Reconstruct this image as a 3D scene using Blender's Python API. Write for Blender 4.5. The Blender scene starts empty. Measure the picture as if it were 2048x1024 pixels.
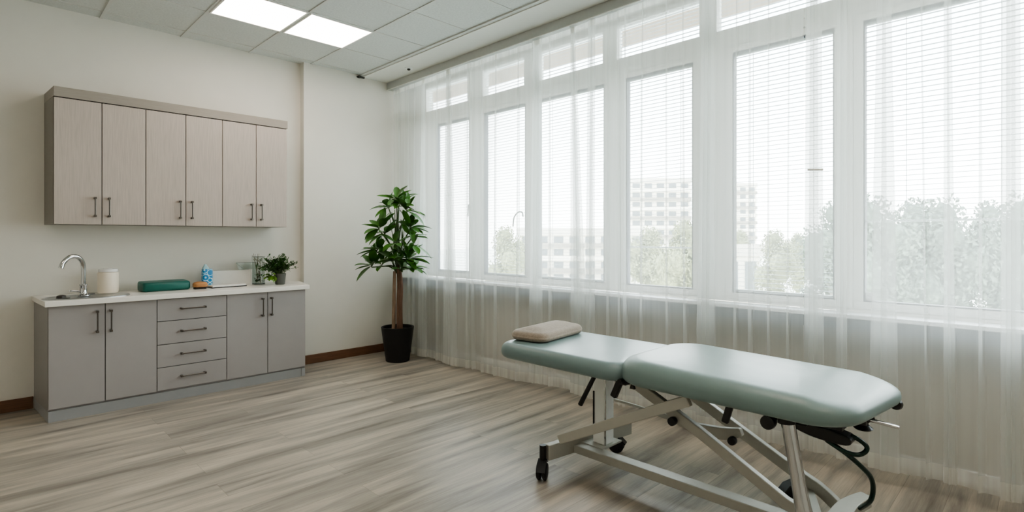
import bpy, bmesh, math, random
from mathutils import Vector, Matrix
random.seed(7)
C = bpy.context.scene.collection
PI = math.pi
CAM_H = 1.35
R2 = math.sqrt(2)

# ---------------------------------------------------------------- materials
def lin(r, g, b):
    f = lambda c: (c/255/12.92) if c/255 <= .04045 else ((c/255+.055)/1.055)**2.4
    return (f(r), f(g), f(b), 1)

def newmat(name):
    m = bpy.data.materials.new(name); m.use_nodes = True
    nt = m.node_tree
    return m, nt, nt.nodes['Principled BSDF'], nt.nodes['Material Output']

def pm(name, rgb, rough=.5, metal=0.0, var=.06, scale=30, stretch=(1, 1, 1), bump=0.0, bscale=None, spec=.5, sheen=0, coat=0):
    """principled material with a little procedural variation"""
    m, nt, p, out = newmat(name)
    tc = nt.nodes.new('ShaderNodeTexCoord'); mp = nt.nodes.new('ShaderNodeMapping')
    mp.inputs['Scale'].default_value = stretch
    nt.links.new(tc.outputs['Object'], mp.inputs['Vector'])
    nz = nt.nodes.new('ShaderNodeTexNoise'); nz.inputs['Scale'].default_value = scale; nz.inputs['Detail'].default_value = 4
    nt.links.new(mp.outputs['Vector'], nz.inputs['Vector'])
    cr = nt.nodes.new('ShaderNodeValToRGB')
    c = lin(*rgb)
    cr.color_ramp.elements[0].position = .3; cr.color_ramp.elements[1].position = .7
    cr.color_ramp.elements[0].color = (c[0]*(1-var), c[1]*(1-var), c[2]*(1-var), 1)
    cr.color_ramp.elements[1].color = (min(1, c[0]*(1+var)), min(1, c[1]*(1+var)), min(1, c[2]*(1+var)), 1)
    nt.links.new(nz.outputs['Fac'], cr.inputs['Fac']); nt.links.new(cr.outputs['Color'], p.inputs['Base Color'])
    p.inputs['Roughness'].default_value = rough; p.inputs['Metallic'].default_value = metal
    p.inputs['Specular IOR Level'].default_value = spec
    if sheen: p.inputs['Sheen Weight'].default_value = sheen
    if coat: p.inputs['Coat Weight'].default_value = coat
    if bump:
        n2 = nt.nodes.new('ShaderNodeTexNoise'); n2.inputs['Scale'].default_value = bscale or scale*3
        n2.inputs['Detail'].default_value = 3
        nt.links.new(mp.outputs['Vector'], n2.inputs['Vector'])
        b = nt.nodes.new('ShaderNodeBump'); b.inputs['Strength'].default_value = bump; b.inputs['Distance'].default_value = .004
        nt.links.new(n2.outputs['Fac'], b.inputs['Height']); nt.links.new(b.outputs['Normal'], p.inputs['Normal'])
    return m

def sheer(name, rgb, opacity, weave=.06):
    m, nt, p, out = newmat(name); nt.nodes.remove(p)
    tr = nt.nodes.new('ShaderNodeBsdfTransparent'); tl = nt.nodes.new('ShaderNodeBsdfTranslucent'); df = nt.nodes.new('ShaderNodeBsdfDiffuse')
    tl.inputs['Color'].default_value = lin(*rgb); df.inputs['Color'].default_value = lin(*rgb)
    m1 = nt.nodes.new('ShaderNodeMixShader'); m1.inputs[0].default_value = .5
    nt.links.new(tl.outputs[0], m1.inputs[1]); nt.links.new(df.outputs[0], m1.inputs[2])
    m2 = nt.nodes.new('ShaderNodeMixShader')
    nt.links.new(tr.outputs[0], m2.inputs[1]); nt.links.new(m1.outputs[0], m2.inputs[2]); nt.links.new(m2.outputs[0], out.inputs[0])
    tc = nt.nodes.new('ShaderNodeTexCoord'); mp = nt.nodes.new('ShaderNodeMapping'); mp.inputs['Scale'].default_value = (1, 6, .2)
    nz = nt.nodes.new('ShaderNodeTexNoise'); nz.inputs['Scale'].default_value = 4
    nt.links.new(tc.outputs['Object'], mp.inputs[0]); nt.links.new(mp.outputs[0], nz.inputs['Vector'])
    mr = nt.nodes.new('ShaderNodeMapRange'); mr.inputs[1].default_value = .3; mr.inputs[2].default_value = .7
    mr.inputs[3].default_value = opacity-weave; mr.inputs[4].default_value = opacity+weave
    nt.links.new(nz.outputs['Fac'], mr.inputs[0]); nt.links.new(mr.outputs[0], m2.inputs[0])
    return m

def clear(name, rgb=(255, 255, 255), tint=(250, 252, 252), refl=.08, rough=.0):
    m, nt, p, out = newmat(name); nt.nodes.remove(p)
    tr = nt.nodes.new('ShaderNodeBsdfTransparent'); tr.inputs[0].default_value = lin(*tint)
    gl = nt.nodes.new('ShaderNodeBsdfGlossy'); gl.inputs['Roughness'].default_value = rough; gl.inputs['Color'].default_value = lin(*rgb)
    fr = nt.nodes.new('ShaderNodeFresnel'); fr.inputs[0].default_value = 1.35
    mu = nt.nodes.new('ShaderNodeMath'); mu.operation = 'MULTIPLY'; mu.inputs[1].default_value = refl*10
    nt.links.new(fr.outputs[0], mu.inputs[0])
    cl = nt.nodes.new('ShaderNodeClamp'); cl.inputs['Max'].default_value = .6; nt.links.new(mu.outputs[0], cl.inputs[0])
    mx = nt.nodes.new('ShaderNodeMixShader'); nt.links.new(cl.outputs[0], mx.inputs[0])
    nt.links.new(tr.outputs[0], mx.inputs[1]); nt.links.new(gl.outputs[0], mx.inputs[2]); nt.links.new(mx.outputs[0], out.inputs[0])
    return m

def emit(name, rgb, s):
    m, nt, p, out = newmat(name)
    p.inputs['Base Color'].default_value = lin(*rgb); p.inputs['Emission Color'].default_value = lin(*rgb)
    p.inputs['Emission Strength'].default_value = s
    return m

def floor_mat():
    m, nt, p, out = newmat('vinyl_plank'); N = nt.nodes; L = nt.links
    tc = N.new('ShaderNodeTexCoord')
    br = N.new('ShaderNodeTexBrick'); br.offset = .37; br.offset_frequency = 2
    br.inputs['Scale'].default_value = 1; br.inputs['Brick Width'].default_value = 1.5; br.inputs['Row Height'].default_value = .19
    br.inputs['Mortar Size'].default_value = .0011; br.inputs['Mortar Smooth'].default_value = .3
    br.inputs['Color1'].default_value = (0, 0, 0, 1); br.inputs['Color2'].default_value = (1, 1, 1, 1); br.inputs['Mortar'].default_value = (.5, .5, .5, 1)
    L.new(tc.outputs['Object'], br.inputs['Vector'])
    mp = N.new('ShaderNodeMapping'); mp.inputs['Scale'].default_value = (.38, 4.2, 1); L.new(tc.outputs['Object'], mp.inputs[0])
    # shift streaks per plank
    va = N.new('ShaderNodeVectorMath'); va.operation = 'MULTIPLY_ADD'; va.inputs[1].default_value = (.35, .3, 0)
    L.new(br.outputs['Color'], va.inputs[0]); L.new(mp.outputs[0], va.inputs[2])
    n1 = N.new('ShaderNodeTexNoise'); n1.inputs['Scale'].default_value = 1.7; n1.inputs['Detail'].default_value = 6; n1.inputs['Roughness'].default_value = .62
    n1.inputs['Distortion'].default_value = .35
    L.new(va.outputs[0], n1.inputs['Vector'])
    cr = N.new('ShaderNodeValToRGB'); e = cr.color_ramp.elements
    e[0].position = .30; e[0].color = lin(110, 104, 97); e[1].position = .72; e[1].color = lin(202, 191, 176)
    k = e.new(.46); k.color = lin(156, 149, 139); k = e.new(.58); k.color = lin(182, 172, 158)
    L.new(n1.outputs['Fac'], cr.inputs[0])
    mp2 = N.new('ShaderNodeMapping'); mp2.inputs['Scale'].default_value = (3, 70, 1); L.new(tc.outputs['Object'], mp2.inputs[0])
    n2 = N.new('ShaderNodeTexNoise'); n2.inputs['Scale'].default_value = 2.2; n2.inputs['Detail'].default_value = 5; L.new(mp2.outputs[0], n2.inputs['Vector'])
    mr = N.new('ShaderNodeMapRange'); mr.inputs[1].default_value = .3; mr.inputs[2].default_value = .7; mr.inputs[3].default_value = .86; mr.inputs[4].default_value = 1.08
    L.new(n2.outputs['Fac'], mr.inputs[0])
    mx = N.new('ShaderNodeMix'); mx.data_type = 'RGBA'; mx.blend_type = 'MULTIPLY'; mx.inputs[0].default_value = 1
    L.new(cr.outputs[0], mx.inputs[6]); L.new(mr.outputs[0], mx.inputs[7])
    m2 = N.new('ShaderNodeMix'); m2.data_type = 'RGBA'; m2.inputs[7].default_value = lin(105, 94, 83)
    sc = N.new('ShaderNodeMath'); sc.operation = 'MULTIPLY'; sc.inputs[1].default_value = .6
    L.new(br.outputs['Fac'], sc.inputs[0]); L.new(sc.outputs[0], m2.inputs[0]); L.new(mx.outputs[2], m2.inputs[6])
    L.new(m2.outputs[2], p.inputs['Base Color'])
    rr = N.new('ShaderNodeMapRange'); rr.inputs[3].default_value = .28; rr.inputs[4].default_value = .42; L.new(n2.outputs['Fac'], rr.inputs[0])
    L.new(rr.outputs[0], p.inputs['Roughness'])
    b = N.new('ShaderNodeBump'); b.inputs['Strength'].default_value = .12; b.inputs['Distance'].default_value = .002
    L.new(n2.outputs['Fac'], b.inputs['Height']); L.new(b.outputs[0], p.inputs['Normal'])
    p.inputs['Specular IOR Level'].default_value = .5
    return m

def pattern_blue():
    m, nt, p, out = newmat('blue_swirl'); N = nt.nodes; L = nt.links
    tc = N.new('ShaderNodeTexCoord')
    v = N.new('ShaderNodeTexVoronoi'); v.inputs['Scale'].default_value = 17; L.new(tc.outputs['Object'], v.inputs['Vector'])
    w = N.new('ShaderNodeMath'); w.operation = 'SINE'
    k = N.new('ShaderNodeMath'); k.operation = 'MULTIPLY'; k.inputs[1].default_value = 16
    L.new(v.outputs['Distance'], k.inputs[0]); L.new(k.outputs[0], w.inputs[0])
    cr = N.new('ShaderNodeValToRGB'); e = cr.color_ramp.elements
    e[0].position = .35; e[0].color = lin(45, 135, 190); e[1].position = .95; e[1].color = lin(205, 232, 240)
    q = e.new(.7); q.color = lin(70, 165, 210)
    L.new(w.outputs[0], cr.inputs[0]); L.new(cr.outputs[0], p.inputs['Base Color']); p.inputs['Roughness'].default_value = .3
    return m

M = dict(
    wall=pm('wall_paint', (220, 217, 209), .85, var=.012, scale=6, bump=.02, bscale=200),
    wallshade=pm('wall_paint_window_shade', (204, 200, 193), .85, var=.012, scale=6),  # wall paint darkened to carry the backlit shade below the windows
    tile=pm('ceiling_tile', (206, 209, 206), .9, var=.07, scale=70, bump=.35, bscale=130),
    tee=pm('ceiling_tee', (205, 206, 202), .6, var=.01),
    soffit=pm('soffit_paint', (226, 226, 220), .8, var=.01),
    floor=floor_mat(),
    brown=pm('brown_skirting', (112, 80, 58), .5, var=.18, scale=6, stretch=(1, 8, 20)),
    white=pm('white_frame', (236, 237, 234), .45, var=.01),
    sill=pm('white_sill', (238, 240, 242), .4, var=.01),
    apron=pm('grey_apron', (88, 90, 97), .6, var=.05),
    rail=pm('curtain_rail_grey', (188, 190, 188), .45, .2, var=.02),
    glass=clear('window_glass', tint=(246, 250, 250), refl=.05),
    sheer=sheer('sheer_fabric', (228, 231, 229), .34, .02),
    hem=sheer('sheer_hem', (245, 243, 238), .35),
    slat=pm('blind_slat', (150, 164, 172), .5, var=.02),
    cord=pm('blind_cord', (225, 228, 228), .7, var=.02),
    cabgrey=pm('grey_laminate', (163, 159, 158), .38, var=.015, scale=8),
    cabside=pm('grey_side_laminate', (148, 145, 143), .42, var=.015, scale=8),
    plinth=pm('grey_plinth', (156, 157, 158), .45, var=.02, scale=8),
    woodgrey=pm('pale_wood_laminate', (180, 170, 162), .5, var=.085, scale=9, stretch=(14, 14, .7), bump=.06),
    cornice=pm('cornice_laminate', (150, 143, 135), .5, var=.06, scale=9, stretch=(.7, 14, 14)),
    upside=pm('wall_cabinet_side', (136, 131, 124), .5, var=.04),
    dark=pm('dark_gap', (35, 33, 31), .8, var=.02),
    handle=pm('gunmetal', (104, 100, 95), .28, .9, var=.03),
    counter=pm('white_worktop', (236, 233, 227), .25, var=.012, scale=20),
    steel=pm('brushed_steel', (176, 178, 180), .28, 1, var=.04, scale=20, stretch=(1, 20, 1)),
    chrome=pm('chrome', (200, 201, 202), .08, 1, var=.01),
    cream=pm('cream_ceramic', (235, 225, 208), .4, var=.015),
    lid=pm('frosted_lid', (236, 236, 234), .25, var=.01),
    teal=pm('teal_vinyl', (8, 90, 80), .38, var=.05, scale=12),
    bristle=pm('brush_bristle', (48, 40, 34), .9, var=.2, scale=80),
    brushwood=pm('brush_wood', (178, 128, 82), .55, var=.22, scale=10, stretch=(1, 6, 6)),
    bluepat=pattern_blue(),
    bluecap=pm('pale_blue_cap', (178, 214, 222), .35, var=.02),
    board=pm('white_board', (232, 230, 224), .3, var=.01),
    paper=pm('paper_top', (226, 224, 219), .6, var=.05, scale=25),
    black=pm('black_plastic', (22, 22, 23), .38, var=.04),
    blackmatte=pm('black_pot', (17, 17, 18), .5, var=.04),
    rubber=pm('rubber_tyre', (24, 24, 26), .55, var=.05),
    vase=clear('vase_glass', tint=(243, 246, 244), refl=.10),
    vaseedge=clear('vase_rim_glass', tint=(205, 211, 208), refl=.12),
    twig=pm('dry_twig', (120, 112, 88), .8, var=.15),
    leaf=pm('dark_leaf', (50, 92, 36), .42, var=.35, scale=9),
    leafp=pm('plant_leaf', (66, 112, 40), .34, var=.45, scale=7),
    leafl=pm('light_leaf', (100, 138, 48), .45, var=.25, scale=18),
    stem=pm('green_stem', (72, 92, 52), .6, var=.15),
    bark=pm('cane_bark', (158, 134, 114), .8, var=.22, scale=18, stretch=(1, 1, .5), bump=.4, bscale=50),
    barkd=pm('dark_cane_bark', (108, 82, 66), .8, var=.22, scale=18, stretch=(1, 1, .5), bump=.4, bscale=50),
    soil=pm('soil', (52, 42, 34), .95, var=.3, scale=40, bump=.6),
    potgrey=pm('grey_pot', (96, 98, 92), .6, var=.04),
    pad=pm('mint_vinyl', (118, 137, 135), .36, var=.03, scale=10, bump=.08, bscale=420, spec=.5),
    padhead=pm('mint_vinyl_head', (116, 135, 135), .36, var=.03, scale=10, bump=.08, bscale=420, spec=.5),
    metal=pm('grey_powder_coat', (176, 174, 165), .42, .25, var=.02),
    towel=pm('beige_terry', (154, 142, 128), .95, var=.12, scale=60, bump=1.0, bscale=260, sheen=.4),
    greentube=pm('dark_green_tube', (20, 48, 40), .2, .3, var=.05),
    cablegrey=pm('cable_grey', (92, 98, 96), .3, .3, var=.05),
    bracket=pm('dark_bracket', (70, 68, 64), .5, .5, var=.05),
    lamp=emit('light_diffuser', (255, 240, 226), 3.4),
    tree=pm('hazy_leaf', (104, 116, 102), .8, var=.5, scale=5),  # haze over the outside view is put into these pale colours
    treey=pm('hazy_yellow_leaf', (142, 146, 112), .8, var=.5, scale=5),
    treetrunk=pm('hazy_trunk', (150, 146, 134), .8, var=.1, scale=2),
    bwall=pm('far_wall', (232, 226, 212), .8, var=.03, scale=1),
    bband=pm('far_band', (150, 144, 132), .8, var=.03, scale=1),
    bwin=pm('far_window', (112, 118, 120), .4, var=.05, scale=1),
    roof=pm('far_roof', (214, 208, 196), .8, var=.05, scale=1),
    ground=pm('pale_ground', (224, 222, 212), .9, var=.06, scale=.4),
    overhang=pm('beige_overhang', (128, 113, 96), .8, var=.04, scale=3),
)

# ---------------------------------------------------------------- mesh builder
class MB:
    def __init__(s): s.v = []; s.f = []
    def add(s, vs, fs):
        b = len(s.v); s.v += [tuple(v) for v in vs]; s.f += [tuple(b+i for i in f) for f in fs]; return s
    def hexa(s, p):  # 8 corners: bottom 4 ccw, top 4
        return s.add(p, [(3, 2, 1, 0), (4, 5, 6, 7), (0, 1, 5, 4), (1, 2, 6, 5), (2, 3, 7, 6), (3, 0, 4, 7)])
    def box(s, x0, x1, y0, y1, z0, z1):
        return s.hexa([(x0, y0, z0), (x1, y0, z0), (x1, y1, z0), (x0, y1, z0), (x0, y0, z1), (x1, y0, z1), (x1, y1, z1), (x0, y1, z1)])
    def bar(s, p, q, w, h, up=(0, 0, 1)):
        p = Vector(p); q = Vector(q); d = (q-p).normalized(); r = d.cross(Vector(up)).normalized(); u = r.cross(d)
        a = r*w/2; b = u*h/2
        return s.hexa([p-a-b, p+a-b, q+a-b, q-a-b, p-a+b, p+a+b, q+a+b, q-a+b])
    def strip(s, pts, w, hs, side=(1, 0, 0)):  # flat curved bar: width along 'side', height hs (list)
        side = Vector(side).normalized(); n = len(pts); rings = []
        for i, p in enumerate(pts):
            p = Vector(p); d = (Vector(pts[min(i+1, n-1)])-Vector(pts[max(i-1, 0)])).normalized(); u = side.cross(d).normalized()
            h = hs[i] if isinstance(hs, (list, tuple)) else hs
            ww = w[i] if isinstance(w, (list, tuple)) else w
            rings.append([p-side*ww/2-u*h/2, p+side*ww/2-u*h/2, p+side*ww/2+u*h/2, p-side*ww/2+u*h/2])
        return s.rings(rings)
    def rings(s, rings, caps=True):
        n = len(rings[0]); vs = [v for r in rings for v in r]; fs = []
        for i in range(len(rings)-1):
            for j in range(n):
                k = (j+1) % n; fs.append((i*n+j, i*n+k, (i+1)*n+k, (i+1)*n+j))
        if caps: fs.append(tuple(reversed(range(n)))); fs.append(tuple((len(rings)-1)*n+j for j in range(n)))
        return s.add(vs, fs)
    def tube(s, pts, r, n=12, caps=True):
        pts = [Vector(p) for p in pts]; rings = []; prev = None
        for i, p in enumerate(pts):
            d = (pts[min(i+1, len(pts)-1)]-pts[max(i-1, 0)]).normalized()
            if prev is None: a = d.orthogonal().normalized()
            else: a = (prev-d*prev.dot(d)).normalized()
            prev = a; b = d.cross(a); rr = r[i] if isinstance(r, (list, tuple)) else r
            rings.append([p+(a*math.cos(t)+b*math.sin(t))*rr for t in [2*PI*k/n for k in range(n)]])
        return s.rings(rings, caps)
    def lathe(s, prof, c, n=28, axis='z'):
        rings = []
        for r, z in prof:
            ring = []
            for k in range(n):
                t = 2*PI*k/n; a, b = r*math.cos(t), r*math.sin(t)
                ring.append((c[0]+a, c[1]+b, c[2]+z) if axis == 'z' else ((c[0]+z, c[1]+a, c[2]+b) if axis == 'x' else (c[0]+b, c[1]+z, c[2]+a)))
            rings.append(ring)
        return s.rings(rings)
    def build(s, name, mat, parent=None, smooth=False, bevel=0, loc=None, seg=2, sub=0):
        off = Vector(loc) if loc else Vector((0, 0, 0))
        if parent is not None:
            q = parent
            while q is not None: off += q.location; q = q.parent
        me = bpy.data.meshes.new(name); me.from_pydata([tuple(Vector(v)-off) for v in s.v], [], s.f); me.update()
        bm = bmesh.new(); bm.from_mesh(me); bmesh.ops.recalc_face_normals(bm, faces=bm.faces) if len(bm.faces) < 4000 else None; bm.to_mesh(me); bm.free()
        o = bpy.data.objects.new(name, me); C.objects.link(o); me.materials.append(M[mat])
        if loc: o.location = loc
        if parent is not None: o.parent = parent
        if smooth:
            for p in me.polygons: p.use_smooth = True
        if bevel:
            b = o.modifiers.new('bevel', 'BEVEL'); b.width = bevel; b.segments = seg; b.limit_method = 'ANGLE'; b.angle_limit = math.radians(50)
        if sub:
            b = o.modifiers.new('sub', 'SUBSURF'); b.levels = sub; b.render_levels = sub
        if smooth == 'auto':
            for p in me.polygons: p.use_smooth = True
            try: me.set_sharp_from_angle(angle=math.radians(40))
            except Exception: pass
        return o

def tag(o, label=None, cat=None, group=None, kind=None):
    if label: o['label'] = label
    if cat: o['category'] = cat
    if group: o['group'] = group
    if kind: o['kind'] = kind
    return o
def thing(name, loc, label, cat, group=None, kind=None):
    o = bpy.data.objects.new(name, None); C.objects.link(o); o.location = loc; o.empty_display_size = .1
    return tag(o, label, cat, group, kind)
def struct(o, label=None, cat=None): return tag(o, label, cat, None, 'structure')
def smoothpts(pts, n=6):
    P = [Vector(p) for p in pts]; out = []
    for i in range(len(P)-1):
        a, b, c, d = P[max(i-1, 0)], P[i], P[i+1], P[min(i+2, len(P)-1)]
        for k in range(n):
            t = k/n; out.append(.5*((2*b)+(c-a)*t+(2*a-5*b+4*c-d)*t*t+(3*b-a-3*c+d)*t**3))
    return out+[P[-1]]
def rrect(x0, x1, y0, y1, r, n=8):
    r = max(min(r, (x1-x0)/2-1e-4, (y1-y0)/2-1e-4), 1e-4); out = []
    for cx, cy, a in ((x1-r, y1-r, 0), (x0+r, y1-r, PI/2), (x0+r, y0+r, PI), (x1-r, y0+r, 1.5*PI)):
        for k in range(n+1):
            t = a+PI/2*k/n; out.append((cx+r*math.cos(t), cy+r*math.sin(t)))
    return out
def cushion(x0, x1, y0, y1, z0, z1, rc, re, crown=.0, droop=0, botr=None, n=8):
    """upholstered slab: rounded plan, rolled edge, slightly crowned top"""
    botr = re*.5 if botr is None else botr; prof = []
    for k in range(5): t = PI/2*k/4; prof.append((botr*(1-math.sin(t)), z0+botr*(1-math.cos(t))))
    for k in range(7): t = PI/2*k/6; prof.append((re*(1-math.cos(t)), z1-re+re*math.sin(t)))
    rings = []
    for ins, z in prof: rings.append([(x, y, z) for x, y in rrect(x0+ins, x1-ins, y0+ins, y1-ins, rc-ins*.6, n)])
    W = min(x1-x0, y1-y0)/2-re
    for k in range(1, 6):
        f = k/6; ins = re+W*f*.96
        rings.append([(x, y, z1+crown*math.sin(f*PI/2)) for x, y in rrect(x0+ins, x1-ins, y0+ins, y1-ins, rc*(1-f), n)])
    m = MB(); m.rings(rings); return m

# ---------------------------------------------------------------- setting
XW = 3.86      # window wall
YB = 5.70      # wall behind the cabinets
YC = 5.61      # projecting wall by the plant
ZC = 3.212     # ceiling
X0, Y0 = -2.6, -2.6
struct(MB().box(X0-.15, XW+.2, Y0-.15, YB+.15, -.12, 0).build('floor', 'floor'), 'grey brown wood plank floor', 'floor')
struct(MB().box(X0-.15, XW+.2, Y0-.15, YB+.15, ZC, ZC+.12).build('ceiling', 'tile'), 'suspended ceiling of square white speckled tiles', 'ceiling')
ceil = bpy.data.objects['ceiling']
g = MB()
xs = [1.97+.6*k for k in range(-7, 3)]
ys = [4.92-.6*k for k in range(-1, 13)]
for x in xs: g.box(x-.012, x+.012, Y0, YB if x < 2.48 else YC, ZC-.006, ZC)
for y in ys:
    if y < YC: g.box(X0, 3.17, y-.007, y+.007, ZC-.005, ZC)
g.build('ceiling_grid', 'tee', ceil)
struct(MB().box(3.17, XW, Y0, YC, ZC-.02, ZC).build('trim_soffit', 'soffit'), 'plain white ceiling strip along the window wall', 'ceiling')
struct(MB().box(3.13, 3.17, Y0, YC, ZC-.012, ZC).build('trim_ceiling_edge', 'tee'), 'thin edge trim where the ceiling tiles end', 'trim')
struct(MB().box(X0-.15, 2.486, YB, YB+.15, 0, ZC).build('wall_back', 'wall'), 'off-white wall behind the cabinets', 'wall')
struct(MB().box(2.486, XW+.2, YC, YB+.15, 0, ZC).build('wall_corner', 'wall'), 'projecting off-white wall behind the tall plant', 'wall')
struct(MB().box(X0-.15, X0, Y0, YB, 0, ZC).build('wall_left', 'wall'), 'off-white wall on the left, out of view', 'wall')
struct(MB().box(X0, XW, Y0-.15, Y0, 0, ZC).build('wall_front', 'wall'), 'off-white wall behind the viewer', 'wall')
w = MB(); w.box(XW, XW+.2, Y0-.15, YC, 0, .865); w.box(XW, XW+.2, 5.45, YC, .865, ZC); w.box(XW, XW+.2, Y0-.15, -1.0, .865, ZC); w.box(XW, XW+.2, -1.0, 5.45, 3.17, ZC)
struct(w.build('wall_right', 'wallshade'), 'low wall under the row of windows', 'wall')
struct(MB().box(X0, .34, YB-.014, YB, 0, .095).build('baseboard_left', 'brown', bevel=.004), 'brown skirting left of the base cabinets', 'baseboard')
struct(MB().box(2.472, 3.845, YC-.014, YC, 0, .095).build('baseboard_back', 'brown', bevel=.004), 'brown skirting behind the tall plant', 'baseboard')
struct(MB().box(XW-.014, XW, Y0, YC-.014, 0, .075).build('baseboard_right', 'white', bevel=.004), 'white skirting under the windows', 'baseboard')
o = struct(MB().box(3.70, XW, Y0, YC, .865, .89).build('trim_sill', 'sill', bevel=.004), 'long white window sill', 'sill')
MB().box(3.72, 3.74, Y0, YC, .795, .865).build('sill_apron', 'apron', o)['label'] = 'dark grey apron board under the sill'
struct(MB().box(4.1, 4.95, -5, 12, 3.40, 3.6).build('trim_overhang', 'overhang'), 'beige roof overhang outside the windows', 'overhang')

# windows --------------------------------------------------------
def frame_ring(m, x0, x1, a, b, c, d, t):   # rectangle y a..b, z c..d with member width t inward
    m.box(x0, x1, a, b, c, c+t); m.box(x0, x1, a, b, d-t, d); m.box(x0, x1, a, a+t, c+t, d-t); m.box(x0, x1, b-t, b, c+t, d-t)
def panel_frame(m, x0, x1, a, b, c, d, pa, pb, pc, pd):
    m.box(x0, x1, a, b, c, pc); m.box(x0, x1, a, b, pd, d); m.box(x0, x1, a, pa, pc, pd); m.box(x0, x1, pb, b, pc, pd)
WIN = [ # outer y, pane y, transom y
    (4.43, 5.45, 4.552, 5.15, 4.56, 5.33), (3.613, 4.43, 3.697, 4.305, 3.70, 4.31), (2.638, 3.613, 2.75, 3.53, 2.755, 3.515),
    (1.78, 2.638, 1.934, 2.526, 1.875, 2.61), (.90, 1.78, .98, 1.629, .95, 1.74), (-1.0, .90, -.86, .819, -.9, .82)]
names = ['leftmost tall white window, beside the plant', 'second white window from the left, half veiled', 'white window left of the far apartment block view',
         'white window with the large apartment block behind it', 'white window with low bright wall outside', 'wide rightmost window facing the tree hedge']
for i, (a, b, pa, pb, ta, tb) in enumerate(WIN):
    w = thing('window_%d' % (i+1), (XW, (a+b)/2, .89), names[i], 'window', kind='structure')
    m = MB(); panel_frame(m, 3.865, 3.955, a, b, .89, 2.79, pa-.055, pb+.055, .905, 2.735)
    panel_frame(m, 3.865, 3.955, a, b, 2.79, 3.17, ta, tb, 2.86, 3.135); m.build('window_frame', 'white', w, bevel=.005)
    m = MB(); panel_frame(m, 3.88, 3.94, pa-.055, pb+.055, .905, 2.735, pa, pb, .955, 2.685); m.build('sash', 'white', w, bevel=.006)
    m = MB(); frame_ring(m, 3.884, 3.936, pa-.001, pb+.001, .954, 2.686, .008); m.build('gasket', 'apron', w)
    MB().box(3.906, 3.912, pa, pb, .955, 2.685).build('pane', 'glass', w)
    MB().box(3.906, 3.912, ta, tb, 2.86, 3.135).build('transom_pane', 'glass', w)
    if i == 1:
        h = MB().tube(smoothpts([(3.875, 3.72, 1.56), (3.85, 3.71, 1.60), (3.835, 3.75, 1.60), (3.84, 3.81, 1.55), (3.845, 3.83, 1.46)]), .007); h.build('stay_arm', 'rail', w, smooth=True)
    if i in (0, 2, 3, 4):
        h = MB(); h.box(3.866, 3.88, pa-.045, pa-.02, 1.66, 1.74); h.tube([(3.866, pa-.033, 1.71), (3.84, pa-.033, 1.71), (3.836, pa-.033, 1.58)], .008); h.build('window_handle', 'white', w, bevel=.002)
    if i == 5:
        MB().box(3.898, 3.905, .765, .812, .962, 1.012).build('corner_sticker', 'sill', w)
# blinds ---------------------------------------------------------
blind_lab = ['thin slatted blind in the leftmost window by the plant', 'thin slatted blind in the second window from the left', 'thin slatted blind in the window left of the big apartment block',
             'thin slatted blind in the window with the big apartment block', 'thin slatted blind in the window beside the wide right one', 'wide slatted blind across the upper rightmost window']
blow = [.98, .98, .98, 1.3, .98, 1.48]
for i, (a, b, pa, pb, ta, tb) in enumerate(WIN):
    t = thing('venetian_blind', (3.92, (pa+pb)/2, 2.74), blind_lab[i], 'blind', 'slatted blinds behind the curtains')
    xa, xb = 3.915, 3.933
    MB().box(xa-.002, xb+.002, pa+.002, pb-.002, 2.662, 2.685).build('headrail', 'white', t, bevel=.002)
    s = MB(); z = 2.65; pitch = .03
    while z > blow[i]: s.box(xa, xb, pa+.004, pb-.004, z-.0009, z+.0009); z -= pitch
    s.build('slats', 'slat', t)
    s2 = MB(); z2 = 3.12
    while z2 > 2.87: s2.box(xa, xb, ta+.004, tb-.004, z2-.0006, z2+.0006); z2 -= pitch
    s2.build('transom_slats', 'slat', t)
    s = MB(); n = 2 if pb-pa < 1 else 4
    for k in range(n):
        y = pa+(pb-pa)*((k+.5)/n if n > 2 else .2+.6*k); s.box(xa+.007, xa+.010, y-.0015, y+.0015, z, 2.665)
    s.build('ladder_cord', 'cord', t)
    MB().box(xa, xb, pa+.004, pb-.004, z-.006, z+.006).build('bottom_rail', 'white', t, bevel=.002)

# curtain rail + curtains -----------------------------------------
XC = 3.53
o = tag(MB().box(XC-.035, XC+.10, Y0, YC, 3.109, 3.192).build('curtain_rail', 'rail', bevel=.004), 'long grey boxed curtain rail under the ceiling strip', 'curtain rail')
MB().box(XC-.036, XC-.033, Y0, YC, 3.103, 3.110).build('rail_lip', 'white', o)

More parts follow.
